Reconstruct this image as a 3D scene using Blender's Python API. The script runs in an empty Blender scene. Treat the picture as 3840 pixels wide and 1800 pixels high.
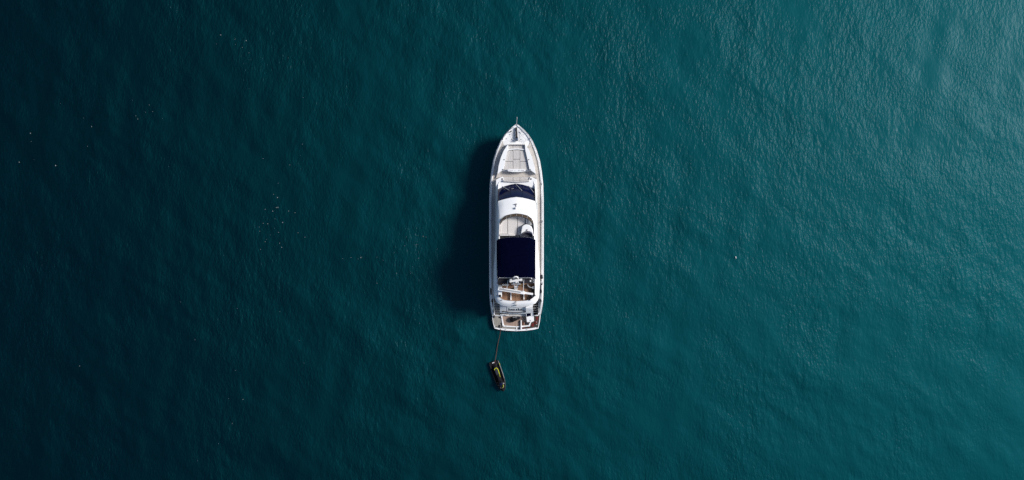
import bpy, bmesh, math, random
import numpy as np
from mathutils import Vector, Matrix
R = math.radians
random.seed(7)
scene = bpy.context.scene
col = scene.collection

# ------------------------------------------------------------------ camera, sky, sun, exposure
CAM_H = 78.0                      # drone height above the water, metres
GSD = 0.03                        # metres on the water per photograph pixel
cam_d = bpy.data.cameras.new('camera'); cam = bpy.data.objects.new('camera', cam_d); col.objects.link(cam)
cam.location = (0, 0, CAM_H); cam.rotation_euler = (0, 0, 0)
cam_d.sensor_width = 36.0; cam_d.lens = 18.0 * CAM_H / (1920 * GSD)
cam_d.clip_start = 0.5; cam_d.clip_end = 20000
scene.camera = cam

SUN_EL, SUN_AZ = 38.0, 16.0        # azimuth counted from +X (picture right) towards +Y (picture top)
world = bpy.data.worlds.new('World'); scene.world = world; world.use_nodes = True
wn = world.node_tree.nodes; wl = world.node_tree.links
sky = wn.new('ShaderNodeTexSky'); sky.sky_type = 'NISHITA'; sky.sun_disc = False
sky.sun_elevation = R(SUN_EL); sky.sun_rotation = R(90 - SUN_AZ)
sky.air_density = 1.0; sky.dust_density = 1.0; sky.ozone_density = 1.5
bg = wn['Background']; bg.inputs['Strength'].default_value = 0.09
wl.new(sky.outputs[0], bg.inputs['Color'])
sun_d = bpy.data.lights.new('sun', 'SUN'); sun = bpy.data.objects.new('sun', sun_d); col.objects.link(sun)
sun_d.energy = 4.6; sun_d.angle = R(17); sun_d.color = (1.0, 0.955, 0.90)
sdir = Vector((math.cos(R(SUN_EL)) * math.cos(R(SUN_AZ)), math.cos(R(SUN_EL)) * math.sin(R(SUN_AZ)), math.sin(R(SUN_EL))))
sun.rotation_euler = sdir.to_track_quat('Z', 'Y').to_euler(); sun.location = sdir * 200
vs = scene.view_settings
vs.view_transform = 'Standard'; vs.look = 'None'; vs.exposure = 0.1; vs.gamma = 1.0; vs.use_curve_mapping = False
scene.cycles.use_denoising = False          # keep the fine ripple and a little sensor-like grain

# ------------------------------------------------------------------ materials
def newmat(name):
    m = bpy.data.materials.new(name); m.use_nodes = True
    nt = m.node_tree
    return m, nt, nt.nodes, nt.links, nt.nodes['Principled BSDF']

def pmat(name, colr, rough=0.5, metal=0.0, var=0.0, vscale=3.0, bump=0.0, bscale=30.0, spec=0.5, stretch=None, var2=None, coat=0.0):
    m, nt, N, L, p = newmat(name)
    p.inputs['Roughness'].default_value = rough; p.inputs['Metallic'].default_value = metal
    p.inputs['Specular IOR Level'].default_value = spec
    if coat: p.inputs['Coat Weight'].default_value = coat
    tc = N.new('ShaderNodeTexCoord'); src = tc.outputs['Object']
    if stretch:
        mp = N.new('ShaderNodeMapping'); mp.inputs['Scale'].default_value = stretch; L.new(src, mp.inputs[0]); src = mp.outputs[0]
    if var or var2:
        n = N.new('ShaderNodeTexNoise'); n.inputs['Scale'].default_value = vscale; n.inputs['Detail'].default_value = 6
        L.new(src, n.inputs['Vector'])
        r = N.new('ShaderNodeValToRGB'); r.color_ramp.elements[0].position = 0.3; r.color_ramp.elements[1].position = 0.7
        lo = var2 if var2 else tuple(c * (1 - var) for c in colr)
        r.color_ramp.elements[0].color = (*lo, 1); r.color_ramp.elements[1].color = (*colr, 1)
        L.new(n.outputs['Fac'], r.inputs[0]); L.new(r.outputs[0], p.inputs['Base Color'])
    else:
        p.inputs['Base Color'].default_value = (*colr, 1)
    if bump:
        n2 = N.new('ShaderNodeTexNoise'); n2.inputs['Scale'].default_value = bscale; n2.inputs['Detail'].default_value = 4
        L.new(src, n2.inputs['Vector'])
        b = N.new('ShaderNodeBump'); b.inputs['Strength'].default_value = bump; b.inputs['Distance'].default_value = 0.05
        L.new(n2.outputs['Fac'], b.inputs['Height']); L.new(b.outputs[0], p.inputs['Normal'])
    return m

def teak(name, c1, c2, caulk=(0.03, 0.026, 0.022)):
    m, nt, N, L, p = newmat(name)
    p.inputs['Roughness'].default_value = 0.75
    tc = N.new('ShaderNodeTexCoord')
    mp = N.new('ShaderNodeMapping'); mp.inputs['Scale'].default_value = (9.0, 0.9, 1); L.new(tc.outputs['Object'], mp.inputs[0])
    n = N.new('ShaderNodeTexNoise'); n.inputs['Scale'].default_value = 1.3; n.inputs['Detail'].default_value = 8
    L.new(mp.outputs[0], n.inputs['Vector'])
    r = N.new('ShaderNodeValToRGB'); r.color_ramp.elements[0].position = 0.32; r.color_ramp.elements[1].position = 0.68
    r.color_ramp.elements[0].color = (*c1, 1); r.color_ramp.elements[1].color = (*c2, 1)
    L.new(n.outputs['Fac'], r.inputs[0])
    w = N.new('ShaderNodeTexWave'); w.wave_type = 'BANDS'; w.bands_direction = 'X'; w.wave_profile = 'SAW'
    w.inputs['Scale'].default_value = 6.5; L.new(tc.outputs['Object'], w.inputs['Vector'])
    lt = N.new('ShaderNodeMath'); lt.operation = 'LESS_THAN'; lt.inputs[1].default_value = 0.13; L.new(w.outputs['Fac'], lt.inputs[0])
    mx = N.new('ShaderNodeMix'); mx.data_type = 'RGBA'; L.new(lt.outputs[0], mx.inputs['Factor'])
    L.new(r.outputs[0], mx.inputs['A']); mx.inputs['B'].default_value = (*caulk, 1)
    n3 = N.new('ShaderNodeTexNoise'); n3.inputs['Scale'].default_value = 1.1; n3.inputs['Detail'].default_value = 3
    L.new(tc.outputs['Object'], n3.inputs['Vector'])
    m2 = N.new('ShaderNodeMix'); m2.data_type = 'RGBA'; m2.blend_type = 'MULTIPLY'; m2.inputs['Factor'].default_value = 0.45
    L.new(mx.outputs['Result'], m2.inputs['A']); L.new(n3.outputs['Color'], m2.inputs['B'])
    hs = N.new('ShaderNodeRGBToBW'); L.new(n3.outputs['Color'], hs.inputs[0]); L.new(hs.outputs[0], m2.inputs['B'])
    L.new(m2.outputs['Result'], p.inputs['Base Color'])
    return m

M = {}
M['white'] = pmat('white_gelcoat', (0.80, 0.81, 0.82), 0.28, var=0.05, vscale=1.2, coat=0.15)
M['offwhite'] = pmat('offwhite_gelcoat', (0.70, 0.70, 0.69), 0.4, var=0.08, vscale=2.0)
M['nonslip'] = pmat('grey_nonslip_deck', (0.50, 0.465, 0.43), 0.85, var=0.10, vscale=4, bump=0.3, bscale=60)
M['cushion'] = pmat('pale_grey_upholstery', (0.50, 0.48, 0.47), 0.85, var=0.07, vscale=6, bump=0.9, bscale=7)
M['cushion_fly'] = pmat('smooth_grey_upholstery', (0.60, 0.58, 0.57), 0.8, var=0.07, vscale=5, bump=0.3, bscale=9)
M['navy'] = pmat('navy_canvas', (0.0012, 0.0020, 0.0115), 0.95, var=0.25, vscale=5, bump=0.5, bscale=4, spec=0.0)
M['charcoal'] = pmat('charcoal_canvas', (0.018, 0.018, 0.026), 0.85, var=0.3, vscale=6, bump=0.4, bscale=8, spec=0.3)
M['glass'] = pmat('dark_tinted_glass', (0.003, 0.006, 0.036), 0.08, spec=0.5, var=0.3, vscale=2)
M['smoke'] = pmat('brown_smoked_screen', (0.085, 0.058, 0.036), 0.15, var=0.3, vscale=2)
def smoke_mat():
    m = pmat('brown_smoked_screen', (0.10, 0.066, 0.040), 0.15, var=0.3, vscale=2)
    m.node_tree.nodes['Principled BSDF'].inputs['Alpha'].default_value = 0.62
    return m
M['smoke'] = smoke_mat()
M['chrome'] = pmat('stainless_steel', (0.62, 0.62, 0.63), 0.22, metal=1.0)
M['black'] = pmat('black_rubber', (0.006, 0.006, 0.008), 0.6, var=0.3, vscale=8, spec=0.2)
M['gasket'] = pmat('dark_gasket', (0.03, 0.03, 0.035), 0.7)
M['teak'] = teak('teak_planks', (0.22, 0.105, 0.055), (0.38, 0.215, 0.13))
M['teak_grey'] = teak('weathered_teak', (0.26, 0.245, 0.22), (0.42, 0.39, 0.35), (0.06, 0.055, 0.05))
M['teak_dark'] = teak('wet_dark_teak', (0.022, 0.020, 0.016), (0.060, 0.052, 0.040), (0.012, 0.011, 0.01))
M['teak_pink'] = teak('pinkish_teak', (0.32, 0.21, 0.16), (0.50, 0.37, 0.30), (0.09, 0.07, 0.06))
M['letter'] = pmat('dark_green_lettering', (0.012, 0.03, 0.035), 0.4)
M['antifoul'] = pmat('dark_bottom_paint', (0.015, 0.02, 0.04), 0.6)
M['rope'] = pmat('rusty_rope', (0.13, 0.042, 0.024), 0.95, var=0.4, vscale=12)
M['red'] = pmat('dark_red_cloth', (0.13, 0.012, 0.010), 0.9, var=0.4, vscale=7, bump=0.5, bscale=9)
M['silver'] = pmat('silver_painted_metal', (0.42, 0.43, 0.45), 0.4, metal=0.3, var=0.2, vscale=6)
M['yellow'] = pmat('lime_yellow_trim', (0.55, 0.60, 0.02), 0.45)
M['jetgrey'] = pmat('dark_grey_hull_plastic', (0.012, 0.012, 0.016), 0.45, var=0.3, vscale=5, spec=0.3)
M['seat'] = pmat('dark_blue_grey_vinyl', (0.022, 0.024, 0.040), 0.5, var=0.25, vscale=8)
M['foam'] = pmat('sea_foam', (0.16, 0.20, 0.20), 0.9)
M['brass'] = pmat('brass_fitting', (0.45, 0.32, 0.07), 0.4, metal=0.8)

def water_material():
    m = bpy.data.materials.new('sea_water'); m.use_nodes = True
    nt = m.node_tree; N = nt.nodes; L = nt.links; N.clear()
    out = N.new('ShaderNodeOutputMaterial')
    tc = N.new('ShaderNodeTexCoord')
    mp = N.new('ShaderNodeMapping'); mp.inputs['Rotation'].default_value = (0, 0, R(-42)); mp.inputs['Scale'].default_value = (1.0, 0.45, 1)
    L.new(tc.outputs['Object'], mp.inputs[0])
    n1 = N.new('ShaderNodeTexNoise'); n1.inputs['Scale'].default_value = 1.9; n1.inputs['Detail'].default_value = 3; n1.inputs['Roughness'].default_value = 0.6
    L.new(mp.outputs[0], n1.inputs['Vector'])
    n2 = N.new('ShaderNodeTexNoise'); n2.inputs['Scale'].default_value = 4.6; n2.inputs['Detail'].default_value = 2
    mp2 = N.new('ShaderNodeMapping'); mp2.inputs['Rotation'].default_value = (0, 0, R(-50)); mp2.inputs['Scale'].default_value = (1.0, 0.5, 1)
    L.new(tc.outputs['Object'], mp2.inputs[0]); L.new(mp2.outputs[0], n2.inputs['Vector'])
    # wind patches: ripples stronger in some areas than in others
    n3 = N.new('ShaderNodeTexNoise'); n3.inputs['Scale'].default_value = 0.10; n3.inputs['Detail'].default_value = 4
    L.new(mp.outputs[0], n3.inputs['Vector'])
    rp = N.new('ShaderNodeMapRange'); rp.inputs['From Min'].default_value = 0.36; rp.inputs['From Max'].default_value = 0.64
    rp.inputs['To Min'].default_value = 0.12; rp.inputs['To Max'].default_value = 1.1; L.new(n3.outputs['Fac'], rp.inputs['Value'])
    n4 = N.new('ShaderNodeTexNoise'); n4.inputs['Scale'].default_value = 0.22; n4.inputs['Detail'].default_value = 5; L.new(tc.outputs['Object'], n4.inputs['Vector'])
    rp2 = N.new('ShaderNodeMapRange'); rp2.inputs['From Min'].default_value = 0.36; rp2.inputs['From Max'].default_value = 0.64
    rp2.inputs['To Min'].default_value = 0.15; rp2.inputs['To Max'].default_value = 1.0; L.new(n4.outputs['Fac'], rp2.inputs['Value'])
    b1 = N.new('ShaderNodeBump'); b1.inputs['Distance'].default_value = 0.17; L.new(n1.outputs['Fac'], b1.inputs['Height']); L.new(rp.outputs[0], b1.inputs['Strength'])
    b2 = N.new('ShaderNodeBump'); b2.inputs['Distance'].default_value = 0.085; L.new(rp2.outputs[0], b2.inputs['Strength'])
    L.new(n2.outputs['Fac'], b2.inputs['Height']); L.new(b1.outputs[0], b2.inputs['Normal'])
    # body colour: green-blue water with drifting patches of more and less plankton
    nb = N.new('ShaderNodeTexNoise'); nb.inputs['Scale'].default_value = 0.035; nb.inputs['Detail'].default_value = 5
    L.new(tc.outputs['Object'], nb.inputs['Vector'])
    cr = N.new('ShaderNodeValToRGB'); cr.color_ramp.elements[0].position = 0.35; cr.color_ramp.elements[1].position = 0.65
    cr.color_ramp.elements[0].color = (0.0001, 0.0010, 0.0014, 1); cr.color_ramp.elements[1].color = (0.0001, 0.0018, 0.0019, 1)
    L.new(nb.outputs['Fac'], cr.inputs[0])
    d = N.new('ShaderNodeBsdfDiffuse'); L.new(cr.outputs[0], d.inputs['Color'])
    b3 = N.new('ShaderNodeBump'); b3.inputs['Distance'].default_value = 0.055; L.new(n1.outputs['Fac'], b3.inputs['Height']); L.new(rp.outputs[0], b3.inputs['Strength'])
    b4 = N.new('ShaderNodeBump'); b4.inputs['Distance'].default_value = 0.028; L.new(n2.outputs['Fac'], b4.inputs['Height']); L.new(rp2.outputs[0], b4.inputs['Strength']); L.new(b3.outputs[0], b4.inputs['Normal'])
    L.new(b4.outputs[0], d.inputs['Normal'])
    g1 = N.new('ShaderNodeBsdfGlossy'); g1.distribution = 'BECKMANN'; g1.inputs['Roughness'].default_value = WATER_R1
    g1.inputs['Color'].default_value = WATER_C1; L.new(b4.outputs[0], g1.inputs['Normal'])
    g2 = N.new('ShaderNodeBsdfGlossy'); g2.distribution = 'GGX'; g2.inputs['Roughness'].default_value = WATER_R2
    g2.inputs['Color'].default_value = WATER_C2; L.new(b2.outputs[0], g2.inputs['Normal'])
    a1 = N.new('ShaderNodeAddShader'); L.new(d.outputs[0], a1.inputs[0]); L.new(g1.outputs[0], a1.inputs[1])
    a2 = N.new('ShaderNodeAddShader'); L.new(a1.outputs[0], a2.inputs[0]); L.new(g2.outputs[0], a2.inputs[1])
    L.new(a2.outputs[0], out.inputs['Surface'])
    return m
WATER_R1, WATER_C1 = 0.645, (0.0009, 0.0380, 0.0475, 1)   # broad lobe: light carried forward through the choppy green water
WATER_R2, WATER_C2 = 0.30, (0.0030, 0.0033, 0.0037, 1)   # clear surface reflection
M['water'] = water_material()

# ------------------------------------------------------------------ the sea
wave_rng = np.random.default_rng(11)
WAVES = []
def add_waves(n, lmin, lmax, slope, mean, spread):
    for _ in range(n):
        lam = math.exp(wave_rng.uniform(math.log(lmin), math.log(lmax)))
        th = R(mean + wave_rng.normal(0, spread)); k = 2 * math.pi / lam
        WAVES.append((k * math.cos(th), k * math.sin(th), slope / math.sqrt(n) * math.sqrt(2) / k, wave_rng.uniform(0, 6.283), lam))
add_waves(8, 7, 14, 0.016, 48, 25)
add_waves(26, 2.2, 6, 0.026, 42, 34)
add_waves(46, 0.75, 2.2, 0.026, 38, 42)
def wave_z(x, y):
    x = np.asarray(x, float); y = np.asarray(y, float); z = np.zeros(np.broadcast(x, y).shape)
    patch = 0.72 + 0.28 * np.sin(0.11 * x + 0.19 * y + 1.0) * np.sin(0.17 * y - 0.05 * x + 0.4) + 0.15 * np.sin(0.33 * x - 0.27 * y)
    for kx, ky, a, ph, lam in WAVES:
        z += a * np.sin(kx * x + ky * y + ph) * (patch if lam < 3 else 1.0)
    r = np.maximum(np.abs(x) / 76, np.abs(y) / 46)
    return z * np.clip(2.0 - r, 0, 1)
def axis(half, step):
    a = list(np.arange(-half, half + 1e-6, step)); s = step; e = half
    ext = []
    while e < 6000:
        s *= 1.35; e += s; ext.append(e)
    return np.array([-v for v in reversed(ext)] + a + ext)
def build_water():
    xs = axis(64, 0.2); ys = axis(33, 0.2)
    X, Y = np.meshgrid(xs, ys); Z = wave_z(X, Y)
    nx, ny = len(xs), len(ys)
    me = bpy.data.meshes.new('water')
    me.vertices.add(nx * ny); me.vertices.foreach_set('co', np.stack([X, Y, Z], -1).astype(np.float32).ravel())
    i = np.arange(nx * ny).reshape(ny, nx)
    q = np.stack([i[:-1, :-1], i[:-1, 1:], i[1:, 1:], i[1:, :-1]], -1).reshape(-1, 4)
    me.loops.add(q.size); me.loops.foreach_set('vertex_index', q.ravel().astype(np.int32))
    me.polygons.add(len(q)); me.polygons.foreach_set('loop_start', np.arange(0, q.size, 4, dtype=np.int32))
    me.polygons.foreach_set('use_smooth', np.ones(len(q), bool))
    me.update(); me.validate()
    me.materials.append(M['water'])
    o = bpy.data.objects.new('water', me); col.objects.link(o); o['kind'] = 'structure'
    o['label'] = 'dark teal open sea with fine wind ripples'
    return o
build_water()

# ------------------------------------------------------------------ helpers
def sc_(z): return (CAM_H - z) / CAM_H
XC = 0.485                        # the yacht's centre line, metres right of the point below the camera
def B(u, py, z):                  # u: photograph pixels off the centre line, py: photograph row, z: height
    return Vector((XC + u * GSD * sc_(z), (900 - py) * GSD * sc_(z), z))
OY = {1: 440, 2: 620, 3: 780, 4: 1000}
def C(n, x, y):                   # coordinates measured in four enlarged looks -> (u, py)
    return (x / 4.647 - 156.5, OY[n] + y / 4.647)
def CC(n, *pts): return [C(n, x, y) for x, y in pts]

WL = {}
def thing(name, label, cat, loc=(0, 0, 0), group=None):
    o = bpy.data.objects.new(name, None); col.objects.link(o); o.location = loc; o.empty_display_size = 0.3
    o['label'] = label; o['category'] = cat
    if group: o['group'] = group
    WL[o] = Vector(loc); return o
def obj(name, bm, mat, parent=None, smooth=False, label=None, cat=None, group=None, kind=None, mats=None):
    bmesh.ops.recalc_face_normals(bm, faces=bm.faces[:])
    vsx = [v.co for v in bm.verts]
    lo = Vector([min(c[i] for c in vsx) for i in range(3)]); hi = Vector([max(c[i] for c in vsx) for i in range(3)])
    org = Vector(((lo.x + hi.x) / 2, (lo.y + hi.y) / 2, lo.z))
    bmesh.ops.translate(bm, verts=bm.verts[:], vec=-org)
    if smooth:
        for f in bm.faces: f.smooth = True
    me = bpy.data.meshes.new(name); bm.to_mesh(me); bm.free()
    for mm in (mats or [mat]): me.materials.append(M[mm] if isinstance(mm, str) else mm)
    if smooth: 
        try: me.set_sharp_from_angle(angle=R(40))
        except Exception: pass
    o = bpy.data.objects.new(name, me); col.objects.link(o)
    WL[o] = org
    if parent:
        o.parent = parent; o.location = org - WL[parent]
    else: o.location = org
    if label: o['label'] = label
    if cat: o['category'] = cat
    if group: o['group'] = group
    if kind: o['kind'] = kind
    return o
def add_prism(bm, pts, z0, flare=0.0, bevel=0.0, seg=2):
    """pts: world points of the top outline (Vectors, may vary in z); walls go down to z0"""
    c = sum(pts, Vector()) / len(pts)
    top = [bm.verts.new(p) for p in pts]
    bot = []
    for p in pts:
        d = Vector((p.x - c.x, p.y - c.y, 0)); 
        if d.length > 1e-6: d.normalize()
        bot.append(bm.verts.new((p.x + d.x * flare, p.y + d.y * flare, z0 if z0 is not None else p.z - 0.02)))
    n = len(pts)
    ft = bm.faces.new(top); bm.faces.new(list(reversed(bot)))
    for i in range(n): bm.faces.new((top[i], bot[i], bot[(i + 1) % n], top[(i + 1) % n]))
    if bevel:
        bmesh.ops.bevel(bm, geom=list(ft.edges), offset=bevel, segments=seg, profile=0.6, affect='EDGES', clamp_overlap=True)
def prism(name, uv, z0, z1, mat, parent, flare=0.0, bevel=0.02, **k):
    bm = bmesh.new(); add_prism(bm, [B(u, p, z1) for u, p in uv], z0, flare, bevel)
    return obj(name, bm, mat, parent, **k)
def add_tube(bm, pts, r, seg=8, cap=True, radii=None):
    pts = [Vector(p) for p in pts]; rings = []
    for i, p in enumerate(pts):
        t = (pts[min(i + 1, len(pts) - 1)] - pts[max(i - 1, 0)]).normalized()
        a = t.cross(Vector((0, 0, 1)))
        if a.length < 1e-3: a = t.cross(Vector((0, 1, 0)))
        a.normalize(); b = t.cross(a).normalized(); rr = radii[i] if radii else r
        rings.append([bm.verts.new(p + (a * math.cos(2 * math.pi * k / seg) + b * math.sin(2 * math.pi * k / seg)) * rr) for k in range(seg)])
    for i in range(len(rings) - 1):
        for k in range(seg): bm.faces.new((rings[i][k], rings[i][(k + 1) % seg], rings[i + 1][(k + 1) % seg], rings[i + 1][k]))
    if cap: bm.faces.new(rings[0]); bm.faces.new(rings[-1])
def tube(name, pts, r, mat, parent=None, seg=8, **k):
    bm = bmesh.new(); add_tube(bm, pts, r, seg, radii=k.pop('radii', None)); return obj(name, bm, mat, parent, smooth=True, **k)
def add_loft(bm, rows, close=False):
    vr = [[bm.verts.new(p) for p in r] for r in rows]
    n = len(vr[0])
    for i in range(len(vr) - 1):
        for k in range(n if close else n - 1):
            try: bm.faces.new((vr[i][k], vr[i][(k + 1) % n], vr[i + 1][(k + 1) % n], vr[i + 1][k]))
            except ValueError: pass
    return vr
def loft(name, rows, mat, parent=None, close=False, smooth=True, thick=0.0, **k):
    bm = bmesh.new(); add_loft(bm, rows, close)
    if thick:
        bmesh.ops.recalc_face_normals(bm, faces=bm.faces[:])
        bmesh.ops.solidify(bm, geom=bm.faces[:], thickness=thick)
    return obj(name, bm, mat, parent, smooth, **k)
def add_box(bm, c, size, rz=0.0, rx=0.0, bevel=0.0):
    r = bmesh.ops.create_cube(bm, size=1.0); vv = r['verts']
    bmesh.ops.scale(bm, verts=vv, vec=size)
    bmesh.ops.rotate(bm, verts=vv, cent=(0, 0, 0), matrix=Matrix.Rotation(rz, 3, 'Z') @ Matrix.Rotation(rx, 3, 'X'))
    bmesh.ops.translate(bm, verts=vv, vec=c)
    if bevel:
        es = list({e for v in vv for e in v.link_edges})
        bmesh.ops.bevel(bm, geom=es, offset=bevel, segments=2, profile=0.6, affect='EDGES', clamp_overlap=True)
def box(name, c, size, mat, parent=None, rz=0.0, rx=0.0, bevel=0.01, **k):
    bm = bmesh.new(); add_box(bm, Vector(c), size, rz, rx, bevel); return obj(name, bm, mat, parent, **k)
def lathe(name, c, prof, mat, parent=None, seg=20, **k):
    bm = bmesh.new(); c = Vector(c)
    rows = [[c + Vector((r * math.cos(2 * math.pi * i / seg), r * math.sin(2 * math.pi * i / seg), z)) for i in range(seg)] for r, z in prof]
    vr = add_loft(bm, rows, True); bm.faces.new(vr[0]); bm.faces.new(vr[-1])
    return obj(name, bm, mat, parent, True, **k)
def mirror(uv): return [(-u, p) for u, p in uv]
def sym(right): # right half, front centre .. aft centre -> full loop
    return right + [(-u, p) for u, p in reversed(right) if abs(u) > 0.6]
def lerp(a, b, t): return a + (b - a) * t
def interp(tab, y): return float(np.interp(y, [t[0] for t in tab], [t[1] for t in tab]))

# ------------------------------------------------------------------ the yacht
yacht = thing('motor_yacht', 'large white motor yacht with navy canvas top lying still on the sea', 'yacht', (XC, 1.0, 0))
HW = [(464, 0.4), (470, 9), (477, 17), (490, 30), (505, 43.5), (529, 59), (565, 74.5), (603, 86), (642, 92.5), (690, 98), (750, 99.6),
      (880, 100), (1065, 99.8), (1108, 98.8), (1140, 96.8), (1170, 92.3), (1178, 90.5)]
def hw(y): return interp(HW, y)
ZT = [(464, 3.30), (560, 3.10), (700, 2.8), (900, 2.6), (1090, 2.5), (1130, 2.35), (1150, 1.9), (1178, 0.75)]
def zt(y): return interp(ZT, y)
def zdeck(y): return zt(min(y, 1090)) - interp([(464, 0.05), (540, 0.07), (700, 0.09), (1100, 0.14)], y)
stations = [464, 467, 470, 477, 484, 490, 497, 505, 516, 529, 546, 565, 584, 603, 622, 642, 666, 690, 720, 750, 800, 880, 960, 1030, 1065, 1090, 1108, 1124, 1140, 1156, 1170, 1178]
def hull_rows(levels):
    rows = []
    for y in stations:
        h, t = hw(y), zt(y)
        rake = 62 * math.exp(-(y - 464) / 60.0)                 # the stem runs aft towards the keel
        full = interp([(464, 0.05), (540, 0.45), (650, 0.75), (800, 0.9), (1178, 0.94)], y)
        sec = [(0.0, -0.9), (full * 0.8, -0.35), (full, 0.05), (lerp(full, 1, 0.55), t * 0.45), (0.985, t - 0.42), (1.0, t - 0.30), (1.012, t - 0.27), (1.012, t - 0.2), (1.0, t - 0.17), (0.995, t)]
        pts = []
        for f, z in sec[levels[0]:levels[1]]:
            k = max(0.0, min(1.0, (t - z) / (t + 0.9)))
            pts.append((f * h, y + rake * k, z))
        rows.append([B(-u, yy, z) for u, yy, z in reversed(pts)] + [B(u, yy, z) for u, yy, z in (pts[1:] if levels[0] == 0 else pts)])
    return rows
def hull_side(s):
    rows = hull_rows((2, 10)); n = len(rows[0]) // 2
    return [r[n:] if s > 0 else r[:n] for r in rows]
bm = bmesh.new(); add_loft(bm, hull_side(1)); add_loft(bm, hull_side(-1))
r = hull_rows((2, 10))[-1]; bm.faces.new([bm.verts.new(p) for p in r])
hull = obj('hull', bm, 'white', yacht, True)
loft('keel', hull_rows((0, 3)), 'antifoul', yacht)
# bulwark cap and inside
rim = 6.2
for s in (1, -1):
    rows = []
    for y in stations[1:]:
        h = hw(y); t = zt(y); w = min(rim, h * 0.7); yy = y + (3.0 * math.exp(-(y - 467) / 12.0))
        dz = zdeck(y) if y < 1100 else max(0.55, t - 0.55)
        rows.append([B(s * h * 0.995, y, t + 0.001), B(s * (h * 0.995 - 0.6), y, t + 0.04), B(s * (h - w + 0.8), yy, t + 0.04), B(s * (h - w), yy, t), B(s * (h - w), yy, min(dz, t - 0.05) - 0.02)])
    loft('bulwark', rows, 'white', yacht)
    # rub rail
    tube('rub_rail', [B(s * (hw(y) * 1.012 + 0.4), y + (0 if y > 480 else 2), zt(y) - 0.235) for y in stations[2:]], 0.035, 'silver', hull, 6)
# decks
def deck_part(name, y0, y1, mat, zoff=0.0, inner=None, par=yacht):
    ys = [y0] + [y for y in stations if y0 < y < y1] + [y1]
    bm = bmesh.new(); rows = []
    for y in ys:
        h = hw(y) - min(rim, hw(y) * 0.7) + 0.3; z = zdeck(y) + zoff
        rows.append([B(-h, y, z - 0.06)] + [B(u * h, y, z + 0.00025 * h * (1 - u * u)) for u in (-1, -0.5, 0, 0.5, 1)] + [B(h, y, z - 0.06)])
    add_loft(bm, rows)
    return obj(name, bm, mat, par, False)
deck_part('foredeck', 469, 552, 'white')
deck_part('side_deck', 552, 1120, 'nonslip')
# pale grey side-deck tongues that run forward into the foredeck
for s in (1, -1):
    rows = []
    for y in range(528, 553, 6):
        h = hw(y) - rim + 0.2; t = (y - 528) / 24
        rows.append([B(s * lerp(h, 34, 0.15 + 0.85 * t * t), y, zdeck(y) + 0.055), B(s * (h), y, zdeck(y) + 0.03)])
    loft('nonslip_panel', rows, 'nonslip', yacht)

# --- bow gear
par = lambda n, x, y, z: B(*C(n, x, y), z)
zb = 3.42
roller = prism('anchor_roller', CC(1, (708, 172), (738, 172), (738, 330), (752, 350), (756, 395), (745, 412), (725, 412), (714, 395), (712, 340)), 3.28, 3.42, 'black', yacht, bevel=0.03)
for k in range(9):
    a = par(1, 722, 185 + k * 18, 3.43)
    box('chain_link', a, (0.10, 0.075, 0.05), 'gasket', roller, rz=R(90 * (k % 2)), bevel=0.015)
lathe('windlass', par(1, 738, 385, 3.36), [(0.14, 0), (0.14, 0.08), (0.09, 0.12), (0.09, 0.2), (0.12, 0.24), (0.03, 0.26)], 'chrome', yacht, 14)
for x in (703, 744): tube('windlass_rail', [par(1, x, 250, 3.45), par(1, x, 275, 3.5), par(1, x, 300, 3.45)], 0.018, 'silver', roller, 6)
bp = tube('bow_staff', [par(1, 729, 135, 3.4), par(1, 731, 60, 4.1), par(1, 735, -2, 4.6)], 0.024, 'white', yacht, 6)
for s, xs in ((-1, (605, 645)), (1, (805, 843))):
    x0, x1 = xs; yb0, yb1 = (262, 235) if s < 0 else (235, 265)
    c = (par(1, x0, yb0, 3.4) + par(1, x1, yb1, 3.4)) / 2; d = par(1, x1, yb1, 3.4) - par(1, x0, yb0, 3.4)
    cl = box('fairlead', c, (d.length, 0.10, 0.05), 'black' if s < 0 else 'silver', yacht, rz=math.atan2(d.y, d.x), bevel=0.02)
for x, y in ((641, 382), (806, 382), (781, 410), (555, 372), (615, 297)):
    lathe('deck_filler', par(1, x, y, zdeck(440 + y / 4.647) + 0.04), [(0.035, 0), (0.035, 0.03), (0.015, 0.04)], 'gasket', yacht, 10)
for pts in (((664, 250), (664, 420)), ((790, 290), (790, 380)), ((610, 305), (690, 430)), ((664, 388), (720, 388)), ((800, 290), (850, 330), (905, 385), (900, 410), (850, 420), (792, 410))):
    tube('hatch_seam', [par(1, x, y, zdeck(440 + y / 4.647) + 0.055) for x, y in pts], 0.007, 'offwhite', yacht, 5)
for s in (1, -1):   # stainless guard rail with posts
    ys = [472, 484, 500, 520, 545, 575, 610, 650, 700, 760, 830, 900, 970, 1040]
    gr = tube('guard_rail', [B(s * (hw(y) - 1.6), y + (4 if y < 480 else 0), zt(y) + 0.62) for y in ys], 0.018, 'chrome', yacht, 6)
    for y in ys[::1]:
        q = B(s * (hw(y) - 2.2), y + (4 if y < 480 else 0), zt(y) + 0.03); p = B(s * (hw(y) - 1.6), y + (4 if y < 480 else 0), zt(y) + 0.62)
        tube('post', [q, p], 0.014, 'chrome', gr, 6)
    for y in (520, 690, 830):
        box('cleat', B(s * (hw(y) - 3.2), y, zt(y) + 0.08), (0.06, 0.26, 0.05), 'chrome', yacht, bevel=0.02)

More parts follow.
